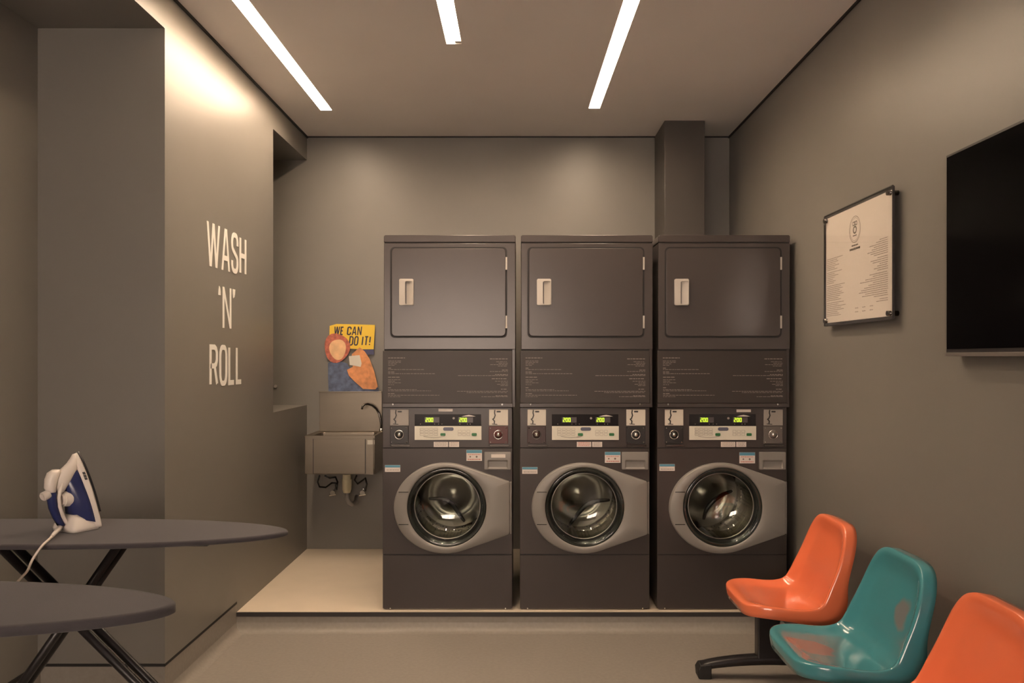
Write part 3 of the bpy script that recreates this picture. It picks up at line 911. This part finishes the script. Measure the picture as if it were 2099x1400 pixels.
cards('pale_card', [(716, 730), (738, 728), (742, 745), (740, 752), (718, 748)], M['coin_plate'], .015)
for text, a_, b_, t_, bo_ in (('WE', 684, 704, 669.5, 687), ('CAN', 711, 741, 669.5, 687), ('DO', 715, 734, 689, 708.5), ('IT!', 741, 759, 689, 708.5)):
    m = MB()
    u0, v1 = cp_(a_, t_); u1, v0 = cp_(b_, bo_)
    lettering(m, text, u0, u1, v0, v1, .0085, XZ, yc - .0056, yc - .0040, .50, .12)
    m.build('slogan_word', M['text_black'], r, org=r.location, weld=False)

# ------------------------------------------------------------------ notice on the right wall
XS = 1.418
def ys(px, x=XS): return x * F / (px - PX)
ya, yb = ys(1692), ys(1832)
za_, zb_ = 1.562, 2.066
r = empty('notice_board', (XR, (ya + yb) / 2, za_), 'white printed notice in clear acrylic on corner studs, right wall', 'notice')
m = MB(); m.box(XS, XS + .004, yb, ya, za_, zb_)
m.build('backing', M['tv_bezel'], r, org=r.location)
m = MB(); m.box(XS - .0012, XS - .0004, yb + .012, ya - .012, za_ + .012, zb_ - .012)
pp = m.build('paper', M['paper'], r, org=r.location)
m = MB(); m.box(XS - .006, XS - .002, yb, ya, za_, zb_)
m.build('acrylic_sheet', M['acrylic'], r, org=r.location)
m = MB(); e = .0035
m.box(XS - .0065, XS, yb - e, yb, za_, zb_); m.box(XS - .0065, XS, ya, ya + e, za_, zb_); m.box(XS - .0065, XS, yb, ya, zb_, zb_ + e); m.box(XS - .0065, XS, yb, ya, za_ - e, za_)
m.build('edge', M['trim'], r, org=r.location, weld=False)
for yy in (ya - .022, yb + .022):
    for zz in (za_ + .022, zb_ - .022):
        m = MB(); m.cyl((XR, yy, zz), (XS - .016, yy, zz), .010, 18)
        m.build('standoff', M['dark_chrome'], r, org=r.location)
W_ = ya - yb
def sf(u, v, t): return (XS - .0014 - t, ya - u, v)
m = MB(); rn = random.Random(5)
def zrow(px, py): # height on the sheet for a target pixel
    return CZ - (py - PY) * ys(px) / F
# left column, ragged right
rows = [.185, .12, .13, .10, .14, .09, .12, None, .17, .09, .13, .09, .07, .10, .08, None, .20, .16, .18, .15, .17, .19, .15, .13, .16, None, .19, .13, .21, .16, .19, .12, .14, .16]
z = 1.862
for q in rows:
    if q is None: z -= .004; continue
    word_bars(m, .022, .022 + q * 1.0, z, .0028, sf, 0, .0004, .008, .03, .003, rn)
    z -= .0082
z = 1.878
rows = [.07, .10, .16, .12, .14, .18, .15, .12, None, .09, .15, .13, .07, .09, .12, .09, None, .16, .13, .20, .25, .13, .17, .21, .24, .26, .20, .23, .12, None, .07, .10]
for q in rows:
    if q is None: z -= .004; continue
    word_bars(m, W_ - .045 - q, W_ - .045, z, .0028, sf, 0, .0004, .008, .03, .003, rn)
    z -= .0082
for zz in (1.622, 1.606):
    for u in (.33, .40, .47):
        word_bars(m, u, u + .03, zz, .003, sf, 0, .0004, .01, .02, .003, rn)
m.build('small_print', M['ink'], pp, org=r.location, weld=False)
# logo: double ring with a washing machine made of blocks
uc = ya - ys(1753); vc = zrow(1753, 470)
R_ = .048
m = MB()
circ = lambda cx, cy, a, b, n=40: [(cx + a * math.cos(2 * PI * i / n), cy + b * math.sin(2 * PI * i / n)) for i in range(n)]
m.ribbon(circ(uc, vc, R_ * 1.15, R_ * 1.15), .0030, sf, 0, .0004, True)
m.ribbon(circ(uc, vc, R_ * 1.0, R_ * 1.0), .0014, sf, 0, .0004, True)
m.build('logo_ring', M['ink'], pp, org=r.location, weld=False)
m = MB()
for a in (-.020, .002):
    m.ribbon([(uc + a, vc + .018), (uc + a + .018, vc + .018), (uc + a + .018, vc + .032), (uc + a, vc + .032)], .0035, sf, 0, .0005, True)
m.ribbon(circ(uc, vc - .002, .0155, .0135, 24), .0065, sf, 0, .0005, True)
m.ribbon([(uc - .019, vc - .026), (uc + .019, vc - .026)], .004, sf, 0, .0005)
m.build('logo_mark', M['ink_dark'], pp, org=r.location, weld=False)
m = MB()
word_bars(m, uc - .032, uc + .032, vc - .070, .006, sf, 0, .0005, .010, .022, .003, rn)
word_bars(m, uc - .052, uc + .052, vc - .086, .0085, sf, 0, .0005, .010, .022, .003, rn)
m.build('heading', M['ink_dark'], pp, org=r.location, weld=False)

# ------------------------------------------------------------------ television
XT = 1.398
ta = XT * F / (1938.5 - PX); tb = ta - 1.12
t0, t1 = 1.431, 2.077
r = empty('television', (XR, (ta + tb) / 2, t0), 'black flat television switched off, high on the right wall', 'television')
m = MB(); m.box(XT + .001, XT + .030, tb, ta, t0, t1); m.box(XT + .03, XR - .003, tb + .3, ta - .3, t0 + .15, t1 - .15)
m.build('housing', M['tv_bezel'], r, org=r.location, bevel=.002, weld=False)
m = MB(); m.box(XT - .001, XT + .0012, tb + .009, ta - .009, t0 + .012, t1 - .009)
m.build('screen', M['tv_screen'], r, org=r.location)
m = MB(); m.box(XT - .002, XT + .028, tb, ta, t0 - .012, t0)
m.build('bottom_edge', M['tv_silver'], r, org=r.location, bevel=.001)

# ------------------------------------------------------------------ beam bench with three moulded seats
prof_pts = [(.890, .420), (.93, .427), (1.0, .424), (1.07, .415), (1.125, .410), (1.172, .414), (1.207, .434), (1.228, .470), (1.243, .520), (1.262, .585), (1.285, .660), (1.304, .722), (1.310, .745)]
PR = catmull(prof_pts, 10)
AL = [0]
for i in range(1, len(PR)): AL.append(AL[-1] + (PR[i] - PR[i - 1]).length)
TOT = AL[-1]
def prof_at(a):
    a = max(0, min(TOT, a))
    import bisect
    i = min(max(bisect.bisect_right(AL, a) - 1, 0), len(PR) - 2)
    t = (a - AL[i]) / (AL[i + 1] - AL[i])
    p = PR[i].lerp(PR[i + 1], t)
    i0, i1 = max(i - 2, 0), min(i + 3, len(PR) - 1)
    tg = (PR[i1] - PR[i0]).normalized()
    nrm = Vector((-tg.y, tg.x))      # toward the sitter (up / forward)
    return p, nrm
def seat_shell(yc_, material, label):
    nA = 160
    raw = []
    hl = TOT / 2
    NR = 2400
    for i in range(NR):
        t = 2 * PI * i / NR
        c_, s_ = math.cos(t), math.sin(t)
        e = 2 / 5.0
        a = math.copysign(abs(c_) ** e, c_) * hl
        b = math.copysign(abs(s_) ** e, s_)
        f = (a + hl) / TOT                      # 0 front .. 1 top
        hw = .217 - .028 * max(0, (f - .45) / .55) ** 1.2
        raw.append((a, b * hw))
    cum = [0]
    for i in range(NR):
        p, q = raw[i], raw[(i + 1) % NR]
        cum.append(cum[-1] + math.hypot(q[0] - p[0], q[1] - p[1]))
    outline = []; j = 0
    for i in range(nA):
        tgt = cum[-1] * i / nA
        while cum[j + 1] < tgt: j += 1
        f_ = (tgt - cum[j]) / max(cum[j + 1] - cum[j], 1e-12)
        p, q = raw[j], raw[(j + 1) % NR]
        outline.append((p[0] + (q[0] - p[0]) * f_, p[1] + (q[1] - p[1]) * f_))
    rings = []
    def pt(a, b, off, out=0):
        p, n = prof_at(a + hl)
        return (p.x + n.x * off, yc_ + b, p.y + n.y * off)
    rs = [.06 * i for i in range(1, 13)] + [.76, .80, .84, .88, .92, .955, .98, .995, 1.0]
    for q in rs:
        ring_ = []
        for (a, b) in outline:
            d = max(0, (q - .72) / .28)
            off = .020 * (1 - math.cos(min(1, d * 1.15) * PI / 2 * 1.2)) if d > 0 else 0
            if q > .95: off -= .004 * ((q - .95) / .05) ** 2
            aa = a * q
            # sides rise more at the bend so that the shell wraps round the hips
            f = (aa + hl) / TOT
            wrap = math.exp(-((f - .54) / .16) ** 2) * .022 * (abs(b) / .217 * q) ** 3.0
            ring_.append(pt(aa, b * q, off * .75 + wrap))
        rings.append(ring_)
    # turned-down lip
    for k_, (ex, dn) in enumerate(((1.006, .004), (1.012, .012), (1.016, .026), (1.020, .042))):
        ring_ = []
        for (a, b) in outline:
            f = (a + hl) / TOT
            wrap = math.exp(-((f - .54) / .16) ** 2) * .022 * (abs(b) / .217) ** 3.0
            off = .020 * 1.3 * .75 - .003 + wrap - dn * (1 + 1.0 * math.exp(-((f - .52) / .13) ** 2))
            p, n = prof_at(a + hl)
            u = Vector((a, b)); 
            aa = a
            push = (ex - 1) * 1.0
            q3 = pt(aa, b * (1 + push), off)
            # push the ends outwards along the profile
            tg = Vector((n.y, -n.x)) * (1 if a > 0 else -1) * push * hl * (abs(a) / hl) ** 6
            ring_.append((q3[0] + tg.x, q3[1], q3[2] + tg.y))
        rings.append(ring_)
    m = MB(); m.loft(rings, True)
    m.add([pt(0, 0, 0)] + rings[0], [(0, i + 1, (i + 1) % nA + 1) for i in range(nA)], True)
    o = m.build('seat_shell', material, r, org=r.location)
    so_ = o.modifiers.new('solid', 'SOLIDIFY'); so_.thickness = .004; so_.offset = 0
    o['label'] = label
    m = MB(); m.box(1.09, 1.16, yc_ - .12, yc_ + .12, .365, .400)
    m.build('bracket', M['leg'], o, org=r.location, bevel=.004)
    return o
SY = [3.30, 2.70, 2.155]
r = empty('beam_bench', (1.12, 2.7, 0), 'beam bench of orange, teal and orange moulded seats along the right wall', 'bench')
seat_shell(SY[0], M['orange'], 'glossy orange moulded seat, farthest from the camera')
seat_shell(SY[1], M['teal'], 'glossy teal moulded seat with two greyish patches')
seat_shell(SY[2], M['orange'], 'glossy orange moulded seat, nearest and cut by the frame')
m = MB(); m.box(1.095, 1.155, 1.72, 3.56, .315, .366)
m.build('beam', M['leg'], r, org=r.location, bevel=.004)
for yl in (3.535, 1.80):
    m = MB(); m.box(1.050, 1.150, yl - .028, yl + .028, .085, .330)
    lg = m.build('leg', M['leg'], r, org=r.location, bevel=.006)
    m = MB()
    rings = []
    for i in range(17):
        t = i / 16
        x = .800 + t * .60
        zc = .046 + .034 * math.sin(PI * min(1, max(0, (x - .79) / .63))) ** .7
        hh = .013 + .005 * math.sin(PI * t)
        rings.append([(x, yl - .030, zc - hh), (x, yl + .030, zc - hh), (x, yl + .030, zc + hh * .5), (x, yl + .018, zc + hh), (x, yl - .018, zc + hh), (x, yl - .030, zc + hh * .5)])
    m.loft(rings, True, True, True, True)
    ft = m.build('foot', M['leg'], lg, org=r.location)
    for x in (.815, 1.385):
        m = MB()
        s = -1 if x < 1 else 1
        m.prism([(x + s * .027, .003), (x + s * .030, .040), (x + s * .018, .060), (x - s * .030, .066), (x - s * .030, .0), (x + s * .022, .0)], lambda u, v, t: (u, t, v), yl - .034, yl + .034)
        m.build('foot_cap', M['rubber'], lg, org=r.location, bevel=.004)

# ------------------------------------------------------------------ ironing boards
def board(xt, yc_, zt_, hw, label, th, legs=True):
    r_ = empty('ironing_board', (xt - .55, yc_, 0), label, 'ironing board', 'ironing boards by the alcove')
    L_ = 1.12
    top = []
    n = 36
    xw = xt - .66
    for i in range(n + 1):
        t = i / n
        x = xw + (xt - xw) * math.sin(t * PI / 2)
        q = (x - xw) / (xt - xw)
        top.append((x, hw * max(0, 1 - q ** 2.2) ** .58))
    back = []
    for i in range(12):
        t = i / 12
        back.append((xt - L_ + .16 * (1 - math.sin(PI / 2 * t)) ** 1.0 * 1 if False else xt - L_ + .15 * (1 - math.sin(t * PI / 2)), 0))
    # blunt rounded tail
    tail = []
    for i in range(13):
        t = PI / 2 * i / 12
        tail.append((xt - L_ + .16 - .16 * math.cos(t) ** .7, hw * .55 + hw * .45 * math.sin(t)))
    half = tail + top
    pts = [(a, b) for a, b in half] + [(a, -b) for a, b in reversed(half[:-1])]
    rings = []
    for off, z in ((.006, zt_ - th), (0, zt_ - th + .003), (0, zt_ - .004), (.004, zt_ - .0005), (.012, zt_)):
        cxm = xt - .5
        rings.append([(a + (off if a < cxm else -off) * min(1, abs(a - cxm) / .3), yc_ + b * (1 - off / hw), z) for a, b in pts])
    m = MB(); m.loft(rings, True, True, True, True)
    m.build('padded_top', M['fabric'], r_, org=r_.location)
    for q in (-.05, .035):
        MB().box(xt - .95, xt - .22, yc_ + q, yc_ + q + .015, zt_ - th - .02, zt_ - th + .001).build('under_rail', M['leg'], r_, org=r_.location)
    # crossed legs
    zz = zt_ - th - .012
    for dy in (-.080, -.028):
        m = MB(); m.tube([(xt - .47, yc_ + dy + .012, zz), (xt - .47 - .60, yc_ + dy + .012, .012)], .0125, 12)
        m.build('leg', M['leg'], r_, org=r_.location)
    for dy in (-.082, -.030):
        m = MB(); m.tube([(xt - .805, yc_ + dy, zz), (xt - .805 + .86, yc_ + dy, .012)], .0125, 12)
        m.build('leg', M['leg'], r_, org=r_.location)
    m = MB(); m.tube([(xt - 1.07, yc_ - .17, .012), (xt - 1.07, yc_ + .15, .012)], .012, 12); m.build('foot_bar', M['leg'], r_, org=r_.location)
    m = MB(); m.tube([(xt + .055, yc_ - .17, .012), (xt + .055, yc_ + .15, .012)], .012, 12); m.build('foot_bar', M['leg'], r_, org=r_.location)
    return r_
ZT = .90
board(-.690, 2.372, ZT, .182, 'grey cloth ironing board with the iron standing on it', .015)
board(-.722, 1.668, ZT, .180, 'grey cloth ironing board nearest the camera, empty', .022)

# ------------------------------------------------------------------ steam iron, standing on its heel
r = empty('steam_iron', (-1.336, 2.385, ZT), 'white and blue steam iron standing upright with a white cord', 'iron')
# local frame: length axis = +z (heel at 0), sole normal nn, width axis ww
th = math.radians(62)
nn = Vector((math.cos(th), math.sin(th), 0)); ww = Vector((math.sin(th), -math.cos(th), 0))
LEAN = .17
IL = .232
def ip_(l, wv, h):      # h measured from the sole plane towards the handle
    return tuple(nn * (.058 - h + LEAN * 0) + ww * wv + Vector((0, 0, l)) - nn * (LEAN * l * 1.0))
def hwid(l):
    t = max(0, min(1, l / IL))
    return .062 * max(0.0, 1 - t ** 1.9) ** .85
def arch(h, l0, k=1.0, tipk=1.0, n=40):
    pts = []
    for i in range(n + 1):
        t = math.sin(i / n * PI / 2)
        l = l0 + (IL * tipk - l0) * t
        pts.append((l, hwid(l / tipk) * k))
    return [ip_(a, b, h) for a, b in pts] + [ip_(a, -b, h) for a, b in reversed(pts[:-1])]
m = MB(); m.loft([arch(0, .052, 1.0), arch(.006, .052, 1.0)], False, True, True, True)
m.build('soleplate', M['iron_dark'], r)
m = MB()
m.loft([arch(.006, .006, .98, .99), arch(.012, .006, .965, .985), arch(.020, .006, .90, .975), arch(.023, .006, .80, .96), arch(.0235, .006, .5, .9)], True, True, True, True)
m.build('body', M['iron_white'], r)
def arch2(h, l0, l1, k, n=24):
    pts = []
    for i in range(n + 1):
        t = math.sin(i / n * PI / 2)
        l = l0 + (l1 - l0) * t
        pts.append((l, k * max(0, 1 - t ** 2.2) ** .8))
    return [ip_(a, b, h) for a, b in pts] + [ip_(a, -b, h) for a, b in reversed(pts[:-1])]
m = MB(); m.loft([arch(.020, .022, .90, .87), arch(.030, .026, .85, .86), arch(.042, .030, .72, .83), arch(.054, .036, .54, .78), arch(.062, .042, .34, .70)], True, True, True, True)
m.build('water_tank', M['iron_blue'], r)
# white spine with the spray nose
m = MB()
rings = []
for l, wv, h0, h1 in ((.226, .004, .012, .022), (.214, .010, .012, .030), (.200, .016, .012, .042), (.184, .019, .014, .066), (.160, .019, .03, .090), (.135, .017, .055, .092), (.118, .015, .07, .090)):
    rings.append([ip_(l, wv * math.cos(2 * PI * i / 16), (h0 + h1) / 2 + (h1 - h0) / 2 * math.sin(2 * PI * i / 16)) for i in range(16)])
m.loft(rings, True, True, True, True)
m.build('nose', M['iron_white'], r)
# heel block
m = MB()
def heel(l, k, h1):
    q = rrect(-.052 * k, .052 * k, .006, h1, .012, 3)
    return [ip_(l, a, b) for a, b in q]
m.loft([heel(.0, 1.02, .092), heel(.010, 1.02, .092), heel(.018, .99, .088), heel(.034, .80, .078), heel(.048, .55, .066)], True, True, True, True)
m.build('heel_rest', M['iron_white'], r)
# handle: white inner arch and blue grip
m = MB()
rings = []
for l, h, a, b in ((.020, .092, .013, .010), (.045, .100, .014, .012), (.075, .106, .014, .013), (.105, .106, .014, .013), (.125, .102, .014, .013)):
    rings.append([ip_(l, a * math.cos(2 * PI * i / 14), h + b * math.sin(2 * PI * i / 14)) for i in range(14)])
m.loft(rings, True, True, True, True)
hd = m.build('grip', M['iron_blue'], r)
m = MB()
for sgn in (-1, 1):
    m.tube([ip_(.024, .012 * sgn, .082), ip_(.05, .013 * sgn, .090), ip_(.08, .013 * sgn, .094), ip_(.105, .013 * sgn, .092), ip_(.128, .013 * sgn, .084), ip_(.15, .012 * sgn, .072)], .0052, 8)
m.build('grip_trim', M['iron_white'], hd, weld=False)
m = MB()
rings = []
for l, h, a, b in ((.122, .104, .016, .012), (.135, .106, .018, .014), (.160, .098, .019, .017), (.178, .088, .018, .017), (.186, .080, .012, .010)):
    rings.append([ip_(l, a * math.cos(2 * PI * i / 16), h + b * math.sin(2 * PI * i / 16)) for i in range(16)])
m.loft(rings, True, True, True, True)
m.build('handle_head', M['iron_white'], r)
m = MB(); m.cyl(ip_(.118, 0, .112), ip_(.112, 0, .131), .013, 18); m.cyl(ip_(.112, 0, .131), ip_(.111, 0, .134), .010, 18)
m.build('steam_button', M['iron_white'], r, bevel=.001)
m = MB(); m.cyl(ip_(.096, .0, .055), ip_(.096, .0, .074), .024, 24, .022); m.cyl(ip_(.096, 0, .074), ip_(.096, 0, .082), .019, 24, .016)
m.build('dial', M['iron_white'], r, bevel=.001, weld=False)
m = MB()
for i, l in enumerate((.150, .158, .166)):
    m.prism([(l, hwid(l) - .0015), (l + .004, hwid(l) - .004), (l + .007, hwid(l) - .004), (l + .003, hwid(l) - .0015)], lambda u, v, t: ip_(u, v + .001, t), .012, .020)
m.build('side_mark', M['iron_dark'], r, weld=False)
# cord
ro = Vector(r.location)
st = Vector(ip_(.016, 0, .094)) + ro
def C3(px, py, y): return Vector(((px - PX) * y / F, y, CZ - (py - PY) * y / F))
cpts = [st, C3(106, 1100, 2.262), C3(98, 1108, 2.215), C3(89, 1116, 2.178), C3(77, 1131, 2.165), C3(66, 1148, 2.155), C3(56, 1170, 2.15), C3(41, 1187, 2.15), C3(20, 1215, 2.15), C3(-10, 1290, 2.15), C3(-60, 1420, 2.2), C3(-120, 1560, 2.3)]
cp3 = catmull(cpts, 8)
m = MB(); m.tube([tuple(p) for p in cp3], .0034, 8)
m.build('cord', M['cord'], r, org=r.location)
m = MB(); d = (cpts[1] - cpts[0])
m.cyl(tuple(st - d * .1), tuple(st + d * 1.0), .0085, 12, .0048); m.build('cord_sleeve', M['iron_white'], r, org=r.location)

# small fixing on the back wall of the niche
m = MB(); c0 = (bx(565.5, YB), YB, bz(792, YB))
m.cyl((c0[0], YB, c0[2]), (c0[0], YB - .012, c0[2]), .011, 16)
o = m.build('wall_plug', M['coin_plate_grey'], bevel=.002)
tag(o, 'small round cap on the niche wall above the ledge', 'cap')
